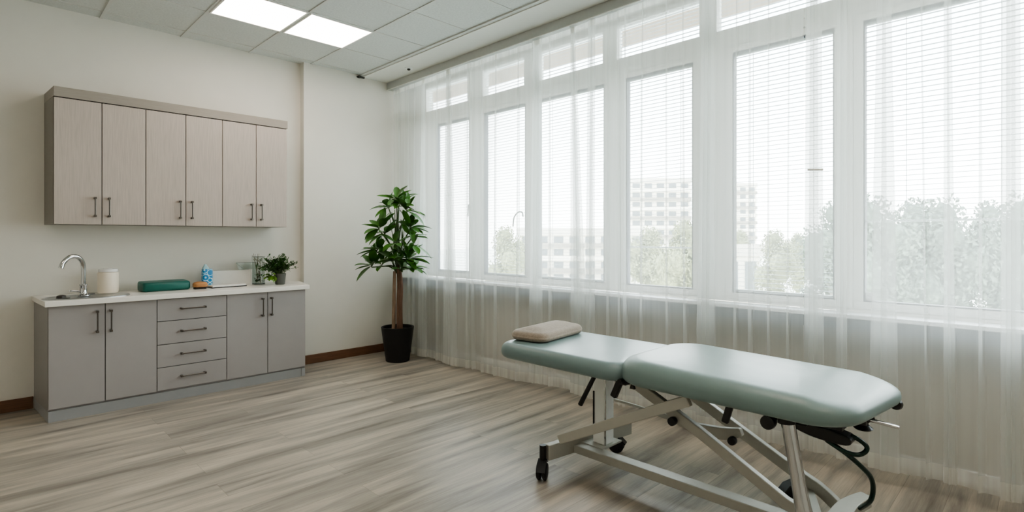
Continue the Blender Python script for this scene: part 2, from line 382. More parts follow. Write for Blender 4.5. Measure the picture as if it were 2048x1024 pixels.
def curtain(label, y_start, y_end, gap, folds, seed, tie=None):
    """sheer panel hung from y_start (far) to y_end (near); folds = list of (fraction, width_top, width_bottom, reps, drift)"""
    rnd = random.Random(seed)
    L = y_start-y_end
    # base: gentle flat stretches broken by narrow Z-folds
    ev = []
    t = .0
    while t < 1:
        t += rnd.uniform(.09, .26)/L
        if t < .985: ev.append((t, rnd.uniform(.003, .007), rnd.uniform(.004, .018), 1, rnd.uniform(-.03, .03)))
    ev = [e for e in ev if all(abs(e[0]-f[0]) > (f[1]+f[2])/L*.6+.01 for f in folds)]
    ev = sorted(ev+list(folds)); ph = [rnd.uniform(0, 6.28) for _ in range(4)]
    rows = 22
    ztop, zbot = 3.108, gap
    def row(f):   # f 0 top .. 1 bottom
        pts = []
        def base(y):
            amp = .005+.018*f
            return XC+.02+amp*(math.sin(y*9+ph[0]+.5*f)*.6+math.sin(y*17+ph[1]-f)*.4)+.012*math.sin(y*3.1+ph[2])
        y = y_start; pts.append((base(y), y))
        prev = 0
        for (tt, wt, wb, reps, dr) in ev:
            yc = y_start-L*tt-dr*f; w = wt+(wb-wt)*f
            yl = pts[-1][1]
            for k in range(1, 11): yy = yl+(yc+w/2-yl)*k/10; pts.append((base(yy), yy))
            for k in range(reps):
                q = (k+.5)/reps; a = yc+w/2-w*q; ww = w*(.5 if reps == 1 else .9/reps+.25)
                d = .006+.010*f
                pts.append((base(a)-d*.3, a-ww*.5)); pts.append((base(a)-d*.9, a-ww*.62)); pts.append((base(a)-d*1.3, a-ww*.5))
                pts.append((base(a)-d*1.6, a+ww*.4)); pts.append((base(a)-d*2.2, a+ww*.5)); pts.append((base(a)-d*2.3, a+ww*.4))
            pts.append((base(yc-w/2)-.004, yc-w/2-.004))
        yl = pts[-1][1]
        for k in range(1, 11): yy = yl+(y_end-yl)*k/10; pts.append((base(yy), yy))
        return pts
    def grid(za, zb, n, dx=0, ext=0):
        m = MB(); vs = []; 
        for r in range(n+1):
            z = za+(zb-za)*r/n; f = (ztop-z)/(ztop-zbot)
            vs.append([(x+dx, y, z) for x, y in row(f)])
        k = len(vs[0]); fs = [(i*k+j, i*k+j+1, (i+1)*k+j+1, (i+1)*k+j) for i in range(n) for j in range(k-1)]
        m.add([v for r_ in vs for v in r_], fs); return m
    loc = (XC, (y_start+y_end)/2, zbot)
    o = grid(ztop, zbot, rows).build('sheer_curtain', 'sheer', None, loc=loc)
    tag(o, label, 'curtain', 'white sheer curtains along the windows')
    grid(zbot+.085, zbot, 3, -.0015).build('hem', 'hem', o)
    grid(ztop, ztop-.05, 2, -.0015).build('heading_tape', 'hem', o)
    if tie:
        MB().tube([(XC-.03, tie[0]-.035, tie[1]), (XC-.035, tie[0]+.045, tie[1]+.006)], .006).build('tie_clip', 'white', o, smooth=True)
    return o
curtain('white sheer curtain panel farthest left, beside the tall plant', 5.57, 3.31, .03,
        [(.28, .03, .10, 3, .0), (.485, .05, .19, 4, .05), (.62, .01, .03, 1, .0), (.80, .01, .02, 1, 0)], 3)
curtain('white sheer curtain panel second from left, behind the table head end', 3.30, 1.70, .06,
        [(.04, .08, .12, 3, -.01), (.13, .01, .03, 1, .02), (.29, .03, .16, 3, .10), (.42, .05, .06, 2, -.0), (.62, .01, .04, 1, 0)], 5)
curtain('white sheer curtain panel third from left, behind the main table pad', 1.69, 1.06, .06,
        [(.07, .07, .10, 3, -.01), (.5, .01, .03, 1, 0)], 8)
curtain('white sheer curtain panel farthest right, across the wide window', 1.05, -.95, .085,
        [(.025, .06, .09, 3, 0), (.10, .04, .04, 2, 0), (.20, .04, .11, 2, .0), (.28, .01, .015, 1, .03), (.335, .02, .04, 2, .01), (.40, .015, .03, 1, 0), (.455, .05, .06, 3, 0), (.53, .02, .03, 1, 0)], 12, tie=(.975, 1.745))

# ceiling lights --------------------------------------------------
def ceil_light(x, y, label, visible=True):
    t = thing('ceiling_light', (x, y, ZC), label, 'ceiling light', 'square ceiling light panels')
    m = MB(); 
    for a, b, c, d in ((-.29, .29, -.29, -.278), (-.29, .29, .278, .29), (-.29, -.278, -.278, .278), (.278, .29, -.278, .278)): m.box(x+a, x+b, y+c, y+d, ZC-.012, ZC-.001)
    m.build('light_frame', 'white', t)
    MB().box(x-.278, x+.278, y-.278, y+.278, ZC-.009, ZC-.001).build('diffuser', 'lamp', t)
ceil_light(1.67, 4.62, 'lit square ceiling panel nearer the left wall')
ceil_light(2.27, 4.62, 'lit square ceiling panel nearer the windows')
for x, y, lab in ((1.67, 1.02, 'added square fill light panel overhead, out of view'), (-.73, 3.42, 'added square fill light panel far left, out of view'), (-.73, .42, 'added square fill light panel behind the viewer'),
    (2.27, 1.02, 'added square fill light panel above the treatment table, out of view'), (2.27, -.78, 'added square fill light panel behind the viewer near the windows'), (1.67, -.78, 'added square fill light panel behind the viewer in the middle')):
    ceil_light(x, y, lab)  # unseen panels added as fill to light the room evenly
t = thing('smoke_detector', (3.38, 5.2, ZC-.02), 'small dark recessed fitting in the white ceiling strip', 'smoke detector')
MB().lathe([(.045, 0), (.045, -.004), (.02, -.006)], (3.36, 4.95, ZC-.02)).build('rim', 'white', t, smooth='auto')
MB().lathe([(.018, -.005), (.018, -.016), (.008, -.022)], (3.36, 4.95, ZC-.02), 16).build('sensor', 'bracket', t, smooth='auto')
m = MB(); m.box(3.10, 3.19, YC-.03, YC, ZC-.035, ZC-.02); m.box(3.10, 3.13, YC-.05, YC-.02, ZC-.045, ZC-.02)
tag(m.build('ceiling_bracket', 'bracket', bevel=.003), 'small dark bracket where the ceiling strip meets the wall', 'bracket')

# ---------------------------------------------------------------- cabinets
def handle(parent, x, y, z, vertical=True, ln=.155):
    m = MB(); h = ln/2; r = .0055; st = .032
    if vertical:
        m.tube([(x, y-st, z-h), (x, y-st, z+h)], r, 10)
        for s in (-1, 1): m.box(x-.008, x+.008, y-st-.007, y, z+s*(h-.008)-.008, z+s*(h-.008)+.008)
    else:
        m.tube([(x-h, y-st, z), (x+h, y-st, z)], r, 10)
        for s in (-1, 1): m.box(x+s*(h-.008)-.008, x+s*(h-.008)+.008, y-st-.007, y, z-.008, z+.008)
    return m.build('handle', 'handle', parent, smooth='auto', bevel=.0015)
G = .0025
# wall cabinets
UF, UZ0, UZ1 = 5.33, 1.452, 2.418
ux = [.433, .7265, 1.02, 1.3135, 1.607, 1.90, 2.193]
ulab = ['pale wood two-door wall cabinet at the left end of the row', 'pale wood two-door wall cabinet in the middle of the row', 'pale wood two-door wall cabinet at the right end by the corner']
for k in range(3):
    a, b, c = ux[2*k], ux[2*k+1], ux[2*k+2]
    t = thing('wall_cabinet', ((a+c)/2, YB, UZ0), ulab[k], 'cabinet', 'pale wood wall cabinets')
    al = a-.028 if k == 0 else a
    m = MB(); m.hexa([(a, UF+.022, UZ0), (c, UF+.022, UZ0), (c, YB-.002, UZ0), (al, YB-.002, UZ0), (a, UF+.022, UZ1+.004), (c, UF+.022, UZ1+.004), (c, YB-.002, UZ1+.004), (al, YB-.002, UZ1+.004)])
    m.build('carcass', 'upside', t)
    MB().box(a+.002, c-.002, UF+.016, UF+.022, UZ0+.002, UZ1+.003).build('shadow_gap', 'dark', t)
    for j, (p, q) in enumerate(((a, b), (b, c))):
        d = MB().box(p+G, q-G, UF-.002, UF+.017, UZ0+.001, UZ1-.004).build('door', 'woodgrey', t, bevel=.0015)
        handle(d, q-.045 if j == 0 else p+.045, UF-.002, 1.59)
m = MB(); m.hexa([(.433, UF-.006, 2.421), (2.197, UF-.006, 2.421), (2.197, YB-.002, 2.421), (.405, YB-.002, 2.421), (.433, UF-.006, 2.497), (2.197, UF-.006, 2.497), (2.197, YB-.002, 2.497), (.405, YB-.002, 2.497)])
tag(m.build('cornice', 'cornice', bevel=.002), 'continuous grey brown top board over the wall cabinets', 'cornice')
# base cabinets
BF, BZ0, BZ1 = 5.147, .10, .847
def carcass(t, a, c, al):
    m = MB(); m.hexa([(a, BF+.02, BZ0-.02), (c, BF+.02, BZ0-.02), (c, YB-.002, BZ0-.02), (al, YB-.002, BZ0-.02), (a, BF+.02, BZ1), (c, BF+.02, BZ1), (c, YB-.002, BZ1), (al, YB-.002, BZ1)])
    m.build('carcass', 'cabside', t)
    MB().box(a+.003, c-.003, BF+.0145, BF+.02, BZ0, BZ1-.001).build('shadow_gap', 'dark', t)
bl = ['grey two-door base cabinet under the sink', 'grey base cabinet with four drawers', 'grey two-door base cabinet under the small potted plant']
for k, (a, b, c) in enumerate(((.387, .722, 1.062), (1.062, None, 1.587), (1.587, 1.939, 2.298))):
    t = thing('base_cabinet', ((a+c)/2, YB, BZ0), bl[k], 'cabinet', 'grey base cabinets')
    carcass(t, a, c, a-.043 if k == 0 else a)
    if b:
        for j, (p, q) in enumerate(((a, b), (b, c))):
            d = MB().box(p+G, q-G, BF, BF+.017, BZ0-.005, BZ1-.003).build('door', 'cabgrey', t, bevel=.0015)
            handle(d, (q-.05 if j == 0 else p+.035) if k == 0 else (q-.05 if j == 0 else p+.03), BF, .71, ln=.17)
    else:
        zz = [.843, .662, .471, .284, .095]
        for j in range(4):
            d = MB().box(a+G, c-G, BF, BF+.017, zz[j+1]+G, zz[j]-G).build('drawer', 'cabgrey', t, bevel=.0015)
            handle(d, 1.322, BF, (zz[j]+zz[j+1])/2+.006, False, .19)
m = MB(); m.hexa([(.39, BF+.012, 0), (2.262, BF+.012, 0), (2.262, BF+.03, 0), (.39, BF+.03, 0), (.39, BF+.012, .079), (2.262, BF+.012, .079), (2.262, BF+.03, .079), (.39, BF+.03, .079)])
m.hexa([(.388, BF+.004, 0), (.406, BF+.004, 0), (.363, YB-.003, 0), (.345, YB-.003, 0), (.388, BF+.004, .079), (.406, BF+.004, .079), (.363, YB-.003, .079), (.345, YB-.003, .079)])
m.box(2.262, 2.296, BF+.004, YB-.003, 0, .079)
tag(m.build('plinth', 'plinth', bevel=.001), 'grey kickboard running under the base cabinets', 'plinth')
m = MB(); m.hexa([(.366, 5.10, .848), (2.318, 5.10, .848), (2.47, YB-.003, .848), (.332, YB-.003, .848), (.366, 5.10, .889), (2.318, 5.10, .889), (2.47, YB-.003, .889), (.332, YB-.003, .889)])
tag(m.build('worktop', 'counter', bevel=.004), 'white worktop over the grey base cabinets', 'worktop')

# sink + tap ------------------------------------------------------
ZT = .889
t = thing('sink', (.62, 5.27, ZT), 'shallow oval stainless steel sink set in the worktop', 'sink')
def ell(cx, cy, a, b, z, n=40, e=2.6):
    out = []
    for k in range(n):
        th = 2*PI*k/n; c, s = math.cos(th), math.sin(th)
        out.append((cx+a*math.copysign(abs(c)**(2/e), c), cy+b*math.copysign(abs(s)**(2/e), s), z))
    return out
m = MB(); m.rings([ell(.63, 5.29, .27, .165, ZT+.0003), ell(.63, 5.29, .27, .165, ZT+.006), ell(.63, 5.29, .262, .157, ZT+.009), ell(.63, 5.29, .245, .14, ZT+.007), ell(.63, 5.29, .235, .13, ZT+.001), ell(.63, 5.29, .05, .03, ZT+.0005)])
m.build('basin', 'steel', t, smooth='auto')
MB().lathe([(.022, .003), (.022, .006), (.01, .008)], (.50, 5.24, ZT), 18).build('drain', 'bracket', t, smooth='auto')
MB().lathe([(.03, .002), (.028, .018), (.012, .024)], (.478, 5.33, ZT), 18).build('plug', 'bracket', t, smooth='auto')
t = thing('tap', (.612, 5.36, ZT), 'tall chrome gooseneck tap standing on the sink', 'tap')
fx, fy, fz = .612, 5.34, ZT+.007
MB().lathe([(.045, 0), (.045, .006), (.03, .012), (.024, .02), (.024, .075), (.027, .08), (.027, .088), (.02, .092)], (fx, fy, fz), 24).build('base', 'chrome', t, smooth='auto')
sp = smoothpts([(fx, fy, fz+.085), (fx, fy, fz+.22), (fx-.015, fy-.012, fz+.278), (fx-.05, fy-.035, fz+.308), (fx-.095, fy-.06, fz+.30), (fx-.13, fy-.075, fz+.26), (fx-.142, fy-.082, fz+.222)], 7)
MB().tube(sp, .0165, 16).build('spout', 'chrome', t, smooth='auto')
m = MB(); m.tube([(fx-.02, fy-.005, fz+.035), (fx-.075, fy-.015, fz+.045)], [.008, .006], 10); m.lathe([(.006, 0), (.012, .003), (.012, .010), (.004, .013)], (fx-.08, fy-.015, fz+.038), 12)
m.build('lever', 'chrome', t, smooth='auto')
m = MB(); m.tube([(fx+.02, fy-.01, fz+.012), (fx+.07, fy-.02, fz+.014)], [.009, .006], 10); m.build('side_valve', 'chrome', t, smooth='auto')

# jar
t = thing('storage_jar', (.80, 5.56, ZT), 'cream cylindrical jar with clear lid right of the tap', 'jar')
MB().lathe([(.062, .0), (.070, .004), (.073, .012), (.073, .165), (.069, .172), (.05, .174)], (.80, 5.56, ZT), 32).build('body', 'cream', t, smooth='auto')
MB().lathe([(.062, .174), (.066, .178), (.066, .196), (.060, .200), (.03, .200), (.028, .203)], (.80, 5.56, ZT), 32).build('lid', 'lid', t, smooth='auto')
# teal bolster
m = MB(); rings = []
for k, x in enumerate([0, .006, .02, .18, .34, .354, .36]):
    sc = [.80, .93, 1, 1, 1, .93, .80][k]; ring = []
    for (py, pz) in rrect(-.09, .09, 0, .078, .026, 5):
        z = .039+(pz-.039)*sc; y = py*sc
        if py > 0: z += .012*(py/.09)*(pz/.078)
        ring.append((x, y, z))
    rings.append(ring)
m.rings(rings)
rot = Matrix.Rotation(math.radians(4), 4, 'Z')
m.v = [tuple(rot @ Vector(v)+Vector((1.005, 5.465, ZT))) for v in m.v]
o = tag(m.build('bolster', 'teal', smooth='auto', loc=(1.18, 5.47, ZT)), 'teal green padded block lying on the worktop', 'bolster')
# brush
t = thing('scrub_brush', (1.45, 5.40, ZT), 'small brown wooden scrubbing brush right of the teal block', 'brush')
MB().box(1.395, 1.485, 5.365, 5.425, ZT, ZT+.018).build('bristles', 'bristle', t, bevel=.004)
o = cushion(1.385, 1.50, 5.355, 5.435, ZT+.018, ZT+.062, .03, .018, .004, n=5).build('brush_back', 'brushwood', t, smooth=True)
# blue bottle
t = thing('blue_bottle', (1.545, 5.565, ZT), 'blue and white swirl patterned bottle against the wall', 'bottle')
m = MB(); m.rings([[(x, y, z) for x, y in rrect(1.545-w_, 1.545+w_, 5.565-d_, 5.565+d_, .016, 5)] for w_, d_, z in ((.038, .03, ZT), (.042, .034, ZT+.005), (.042, .034, ZT+.16), (.038, .03, ZT+.168))])
m.build('body', 'bluepat', t, smooth='auto')
m = MB(); m.rings([[(x, y, z) for x, y in rrect(1.532-w_, 1.532+w_, 5.565-d_, 5.565+d_, .012, 5)] for w_, d_, z in ((.028, .026, ZT+.168), (.026, .022, ZT+.178), (.016, .014, ZT+.195), (.009, .008, ZT+.212))])
m.build('cap', 'bluecap', t, smooth='auto')
# white display board + clear holder + booklet
t = thing('display_board', (1.76, 5.60, ZT), 'low white glossy panel standing upright behind the notepad', 'panel')
m = MB(); m.hexa([(1.60, 5.585, ZT), (1.93, 5.545, ZT), (1.93, 5.565, ZT), (1.60, 5.605, ZT), (1.60, 5.60, ZT+.145), (1.93, 5.56, ZT+.145), (1.93, 5.58, ZT+.145), (1.60, 5.62, ZT+.145)])
m.build('panel', 'board', t, bevel=.003)
m = MB(); m.box(1.93, 1.935, 5.53, 5.62, ZT, ZT+.150); m.build('side_plate', 'lid', t, bevel=.001)
t = thing('notepad', (1.68, 5.45, ZT), 'thin white notepad with dark cover lying before the white panel', 'notepad')
rot = Matrix.Rotation(math.radians(6), 4, 'Z')
for nm, mt, a, b, z0, z1 in (('cover', 'black', .155, .075, 0, .008), ('pages', 'paper', .15, .072, .008, .024)):
    m = MB().box(-a, a, -b, b, z0, z1); m.v = [tuple(rot @ Vector(v)+Vector((1.68, 5.46, ZT))) for v in m.v]; m.build(nm, mt, t, bevel=.002)
# clear acrylic holder behind the vase
t = thing('acrylic_stand', (1.93, 5.63, ZT), 'clear slanted acrylic stand against the wall left of the vase', 'stand')
m = MB(); m.hexa([(1.90, 5.63, ZT), (2.04, 5.63, ZT), (2.04, 5.634, ZT), (1.90, 5.634, ZT), (1.83, 5.66, ZT+.21), (2.02, 5.66, ZT+.21), (2.02, 5.664, ZT+.21), (1.83, 5.664, ZT+.21)]); m.build('sheet', 'vase', t)
m = MB(); m.tube([(1.83, 5.66, ZT+.211), (2.02, 5.66, ZT+.211)], .0025, 6); m.tube([(1.83, 5.66, ZT+.211), (1.925, 5.64, ZT+.12)], .002, 6); m.build('edge', 'vaseedge', t)
# vase with twigs
vx, vy = 2.0, 5.55
t = thing('glass_vase', (vx, vy, ZT), 'clear square glass vase of dry twigs beside the small plant', 'vase')
m = MB(); m.rings([[(x, y, z) for x, y in rrect(vx-.05, vx+.05, vy-.05, vy+.05, .012, 3)] for z in (ZT, ZT+.27)], caps=False); m.build('wall', 'vase', t, smooth='auto')
m = MB(); p = [(x, y, ZT+.27) for x, y in rrect(vx-.05, vx+.05, vy-.05, vy+.05, .012, 3)]; m.tube(p+[p[0]], .0025, 6); m.build('rim', 'vaseedge', t)
m = MB(); p = [(x, y, ZT+.003) for x, y, _ in p]; m.tube(p+[p[0]], .003, 6); m.build('base_rim', 'vaseedge', t)

def leaf_quad(m, base, d, up, ln, wd, curl=.2, segs=4):
    """one pointed leaf made of a bent strip with a midrib crease"""
    d = Vector(d).normalized(); up = Vector(up); s = d.cross(up)
    if s.length < 1e-3: s = d.orthogonal()
    s.normalize(); n = s.cross(d).normalized(); vs = []; fs = []
    for k in range(segs+1):
        f = k/segs; w = wd*(math.sin(PI*min(1, f*.93+.05))**.8)*.5
        if k == segs: w = 0
        c = Vector(base)+d*ln*f-n*curl*ln*f*f
        vs += [c-s*w+n*w*.35, c, c+s*w+n*w*.35]
    for k in range(segs):
        a = 3*k; fs += [(a, a+1, a+4, a+3), (a+1, a+2, a+5, a+4)]
    m.add(vs, fs)
rnd = random.Random(4)
tw = thing('twig_bunch', (vx, vy, ZT+.005), 'bunch of thin dry twigs standing in the glass vase', 'twigs')
m = MB()
for k in range(11):
    a = rnd.uniform(0, 6.28); b0 = (vx+.025*math.cos(a), vy+.025*math.sin(a), ZT+.01); b1 = (vx+.03*math.cos(a+2), vy+.03*math.sin(a+2), ZT+.2); e = (vx+rnd.uniform(-.07, .07), vy+rnd.uniform(-.05, .05), ZT+rnd.uniform(.24, .31))
    m.tube(smoothpts([b0, b1, e], 3), .0016, 5)
m.build('stems', 'twig', tw)
m = MB()
for k in range(26):
    z = ZT+rnd.uniform(.02, .09); leaf_quad(m, (vx+rnd.uniform(-.03, .03), vy+rnd.uniform(-.03, .03), z), (rnd.uniform(-1, 1), rnd.uniform(-1, 1), rnd.uniform(.2, 1)), (0, 0, 1), rnd.uniform(.02, .04), .014)
m.build('leaves', 'leaf', tw)
# small plant
px_, py_ = 2.14, 5.37
t = thing('potted_plant', (px_, py_, ZT), 'small bushy green plant in a grey pot on the worktop', 'plant')
MB().lathe([(.04, 0), (.044, .004), (.056, .10), (.056, .108), (.051, .108), (.049, .09), (.0, .09)], (px_, py_, ZT), 26).build('pot', 'potgrey', t, smooth='auto')
ms = MB(); ml = MB(); ml2 = MB()
for k in range(95):
    a = rnd.uniform(0, 6.28); el = rnd.uniform(.15, 1.45); R = rnd.uniform(.13, .235)
    e = Vector((px_-.03+math.cos(a)*math.cos(el)*R*1.08, py_+math.sin(a)*math.cos(el)*R*.75, ZT+.135+math.sin(el)*R*.80+rnd.uniform(-.02, .01)))
    b0 = Vector((px_+rnd.uniform(-.03, .03), py_+rnd.uniform(-.03, .03), ZT+.09)); mid = (b0+e)/2+Vector((0, 0, .02))
    pts = smoothpts([b0, mid, e], 4); ms.tube(pts, .0014, 4)
    for q in range(11):
        f = rnd.uniform(.35, 1); p = pts[int(f*(len(pts)-1))]
        leaf_quad(ml, p, (rnd.uniform(-1, 1), rnd.uniform(-1, 1), rnd.uniform(-.3, .9)), (0, 0, 1), rnd.uniform(.022, .038), rnd.uniform(.012, .018), .2, 3)
for k in range(24):
    a = rnd.uniform(2.6, 4.2); p = Vector((px_-.105+rnd.uniform(-.035, .035), py_-.03+rnd.uniform(-.03, .03), ZT+rnd.uniform(.06, .125)))
    leaf_quad(ml2, p, (rnd.uniform(-1, .4), rnd.uniform(-1, .2), rnd.uniform(-.35, .4)), (0, 0, 1), rnd.uniform(.04, .062), rnd.uniform(.028, .042), .3, 4)
ms.tube(smoothpts([(px_-.03, py_, ZT+.1), (px_-.08, py_-.02, ZT+.13), (px_-.11, py_-.03, ZT+.06)], 4), .002, 5)
ms.build('stems', 'stem', t); ml.build('foliage', 'leaf', t); ml2.build('trailing_leaves', 'leafl', t)['label'] = 'larger pale green trailing leaves'

# ---------------------------------------------------------------- tall plant
bx_, by_ = 3.30, 5.075
Rt = Vector((1, -1, 0))/R2; Fw = Vector((1, 1, 0))/R2
t = thing('potted_tree', (bx_, by_, 0), 'tall leafy plant in a black pot in the corner', 'plant')
MB().lathe([(.12, 0), (.128, .006), (.175, .35), (.178, .372), (.17, .376), (.16, .37), (.155, .335), (0, .335)], (bx_, by_, 0), 40).build('pot', 'blackmatte', t, smooth='auto')
MB().lathe([(.157, .325), (.157, .338), (.09, .348), (0.001, .35)], (bx_, by_, 0), 30).build('soil', 'soil', t, smooth=True)
B = Vector((bx_, by_, 0))
def P(r, h, f=0): return B+Rt*r+Fw*f+Vector((0, 0, h))
for i, (r, rad, mt, top) in enumerate(((-.045, .021, 'bark', .98), (.035, .027, 'barkd', .99), (.012, .016, 'barkd', 1.05))):
    pts = smoothpts([P(r*1.0, .33, -.02*i), P(r*.9, .6, -.02*i), P(r*.95+.006, .8, -.02*i), P(r*.7, top, -.015*i)], 4)
    MB().tube(pts, [rad*(1-.12*k/len(pts)) for k in range(len(pts))], 12).build('cane', mt, t, smooth='auto')
# rosettes: right offset, height, depth offset, leaf count, tilt dir (r), size
ros = [(-.01, 1.77, -.02, 9, 0, .20), (.03, 1.69, -.08, 8, .2, .19), (-.10, 1.68, .03, 9, -.8, .21), (.11, 1.64, -.08, 10, .9, .21),
       (-.18, 1.45, -.08, 11, -1.0, .22), (-.11, 1.39, -.12, 8, -.5, .2), (.16, 1.46, -.12, 11, .9, .20), (.17, 1.36, -.10, 6, .7, .19),
       (.20, 1.27, -.14, 5, 1.1, .20), (.02, 1.29, -.18, 5, .1, .23), (-.21, 1.21, -.05, 11, -.8, .20), (-.25, 1.05, -.10, 10, -1.1, .22), (-.14, 1.06, -.12, 6, -.5, .2),
       (.02, 1.10, -.16, 7, .0, .25), (.14, 1.12, -.14, 12, .9, .22), (.18, 1.03, -.14, 8, 1.0, .20), (.07, 1.00, -.10, 8, .6, .19)]
ms = MB(); ml = MB(); rn = random.Random(21)
for (r, h, f, n, td, sz) in ros:
    c = P(r, h, f); s0 = P(rn.uniform(-.03, .03), max(.96, h-.42-.3*abs(r)), 0)
    ms.tube(smoothpts([s0, P(r*.35, (s0.z+h)/2+.03, f*.4), c-Vector((0, 0, .02)), c], 5), [.009-.004*k/15 for k in range(16)], 7)
    ax = (Rt*td*.75+Vector((0, 0, .8))+Fw*(-.3 if f < 0 else .1)).normalized(); e1 = ax.orthogonal().normalized(); e2 = ax.cross(e1)
    for k in range(n):
        a = 2*PI*k/n*1.0+rn.uniform(-.3, .3); el = rn.uniform(.02, .85)
        d = (e1*math.cos(a)+e2*math.sin(a))*math.cos(el)+ax*math.sin(el)
        ln = sz*rn.uniform(.75, 1.15)
        p0 = c+d*.025
        # keep foliage in front of the curtain
        tip = p0+d*ln
        if tip.x > 3.455: d = (d-Vector((1, 0, 0))*((tip.x-3.455)/ln)).normalized()
        if (p0+d*ln).y > YC-.03: d = (d-Vector((0, 1, 0))*(((p0+d*ln).y-YC+.03)/ln)).normalized()
        ms.tube([c, p0], .003, 5)
        leaf_quad(ml, p0, d, Vector((0, 0, 1))+Fw*rn.uniform(-.5, .2)+Rt*rn.uniform(-.4, .4), ln, rn.uniform(.056, .078)*sz/.19, rn.uniform(.02, .25), 6)
for k in range(12):   # slim bare stalks between the rosettes
    a = rn.uniform(0, 6.28); ms.tube(smoothpts([P(.02*math.cos(a), 1.0, .02*math.sin(a)), P(.06*math.cos(a), 1.25, .05*math.sin(a)), P(rn.uniform(-.14, .14), rn.uniform(1.4, 1.66), rn.uniform(-.08, .06))], 5), .004, 5)
ms.build('stems', 'stem', t, smooth=True); ml.build('leaves', 'leafp', t, smooth='auto')

# ---------------------------------------------------------------- treatment table
t = thing('treatment_table', (2.57, 1.4, 0), 'adjustable treatment table with two mint green padded sections', 'treatment table')
TT = t
# head pad and main pad
cushion(2.235, 2.915, 1.50, 2.385, .628, .722, .10, .046, .004, botr=.034).build('head_pad', 'padhead', t, smooth=True)
m = cushion(2.225, 2.925, .43, 1.55, .635, .757, .17, .066, .008, botr=.03, n=12)
def end_shape(v):
    x, y, z = v; f = max(0, (.95-y)/.52); f = f*f*(3-2*f) if f < 1 else 1
    y += .09*f*(2.925-x)/.7
    z -= .040*f*f*max(0, (z-.655)/.1); z += .012*f*max(0, (.70-z)/.065)*0
    return (x, y, z)
m.v = [end_shape(v) for v in m.v]; m.build('main_pad', 'pad', t, smooth=True)
# under frames
m = MB(); m.box(2.33, 2.83, 1.58, 2.25, .612, .634); m.build('head_board', 'black', t, bevel=.003)
m = MB(); m.box(2.33, 2.83, .56, 1.42, .614, .637); m.build('main_board', 'black', t, bevel=.003)
m = MB(); m.box(2.30, 2.86, 1.50, 1.535, .612, .640); m.tube([(2.27, 1.517, .632), (2.88, 1.517, .632)], .014); m.build('hinge', 'black', t)
def caster(x, y, ang, stem=.0, foot=True):
    e = bpy.data.objects.new('caster', None); C.objects.link(e); e.location = Vector((x, y, 0))-TT.location; e.parent = TT
    dx, dy = math.cos(ang), math.sin(ang); ox, oy = x+dx*.02, y+dy*.02
    ax = Vector((-dy, dx, 0))
    m = MB()
    for s in (-1, 1):
        c = Vector((ox, oy, .048))+ax*s*.017
        pr = [(.012, -.013), (.040, -.012), (.047, -.006), (.048, 0), (.047, .006), (.040, .012), (.012, .013)]
        rings = []
        for r, z in pr: rings.append([c+ax*z+(Vector((dx, dy, 0))*math.cos(k*2*PI/24)+Vector((0, 0, 1))*math.sin(k*2*PI/24))*r for k in range(24)])
        m.rings(rings)
    m.build('wheel', 'rubber', e, smooth='auto')
    m = MB(); m.tube([(x, y, .085), (x, y, .105+stem)], .019, 16)
    m.bar(Vector((ox, oy, .06))-ax*.004, Vector((x, y, .10)), .05 if False else .008, .03)
    m.strip([Vector((x-dx*.03, y-dy*.03, .085)), Vector((x, y, .105)), Vector((x+dx*.045, y+dy*.045, .093)), Vector((x+dx*.078, y+dy*.078, .06))], .05, .008, ax)
    m.build('fork', 'black', e, smooth='auto')
    return e
caster(2.265, 2.02, -2.6, .08); caster(2.86, 1.955, -1.2, -.012); caster(2.965, .93, 2.6, 0); caster(2.33, .60, -2.2, 0)
# foot bars and rails
MB().bar((2.285, 2.008, .142), (2.985, 1.92, .135), .045, .085).build('foot_bar', 'metal', t, bevel=.004)
MB().bar((2.34, .63, .135), (2.985, .90, .125), .07, .04).build('foot_bar', 'metal', t, bevel=.004)
MB().box(2.47, 2.545, .72, 1.985, .10, .145).build('base_rail', 'metal', t, bevel=.004)
# scissor arms
MB().strip([(2.295, 1.92, .235), (2.295, 1.30, .545), (2.295, 1.16, .612)], .03, [.05, .05, .05]).build('lift_arm', 'metal', t, bevel=.004)
MB().strip([(2.50, 1.68, .625), (2.50, 1.20, .40), (2.50, .82, .20), (2.50, .66, .14)], .035, [.055, .05, .05, .06]).build('lift_arm', 'metal', t, bevel=.004)
MB().strip(smoothpts([(2.84, 1.72, .63), (2.84, 1.35, .44), (2.84, .90, .215), (2.84, .78, .16), (2.82, .70, .115)], 4), .035, .055).build('lift_arm', 'metal', t, bevel=.004)
MB().strip([(2.33, 1.17, .615), (2.60, 1.0, .50), (2.845, .90, .30)], .03, .045).build('cross_arm', 'metal', t, bevel=.004) if False else None
MB().strip(smoothpts([(2.90, 2.12, .318), (2.90, 1.75, .305), (2.88, 1.42, .278)], 4), .012, [.016]*5+[.03]*4).build('side_rail', 'metal', t, bevel=.002)
MB().strip(smoothpts([(2.66, 1.42, .372), (2.66, 1.28, .36), (2.66, 1.15, .372), (2.66, 1.07, .40)], 5), .03, [.02, .03, .04, .045, .05, .055, .06, .06, .06, .06, .058, .055, .05, .045, .04, .035]).build('curved_link', 'metal', t, bevel=.003)
for (x, y, z, r) in ((2.465, 1.335, .435, .02), (2.63, 1.105, .355, .019)):
    MB().lathe([(.006, -.016), (r, -.014), (r+.002, 0), (r, .014), (.006, .016)], (x, y, z), 20, 'x').build('roller', 'black', t, smooth='auto')
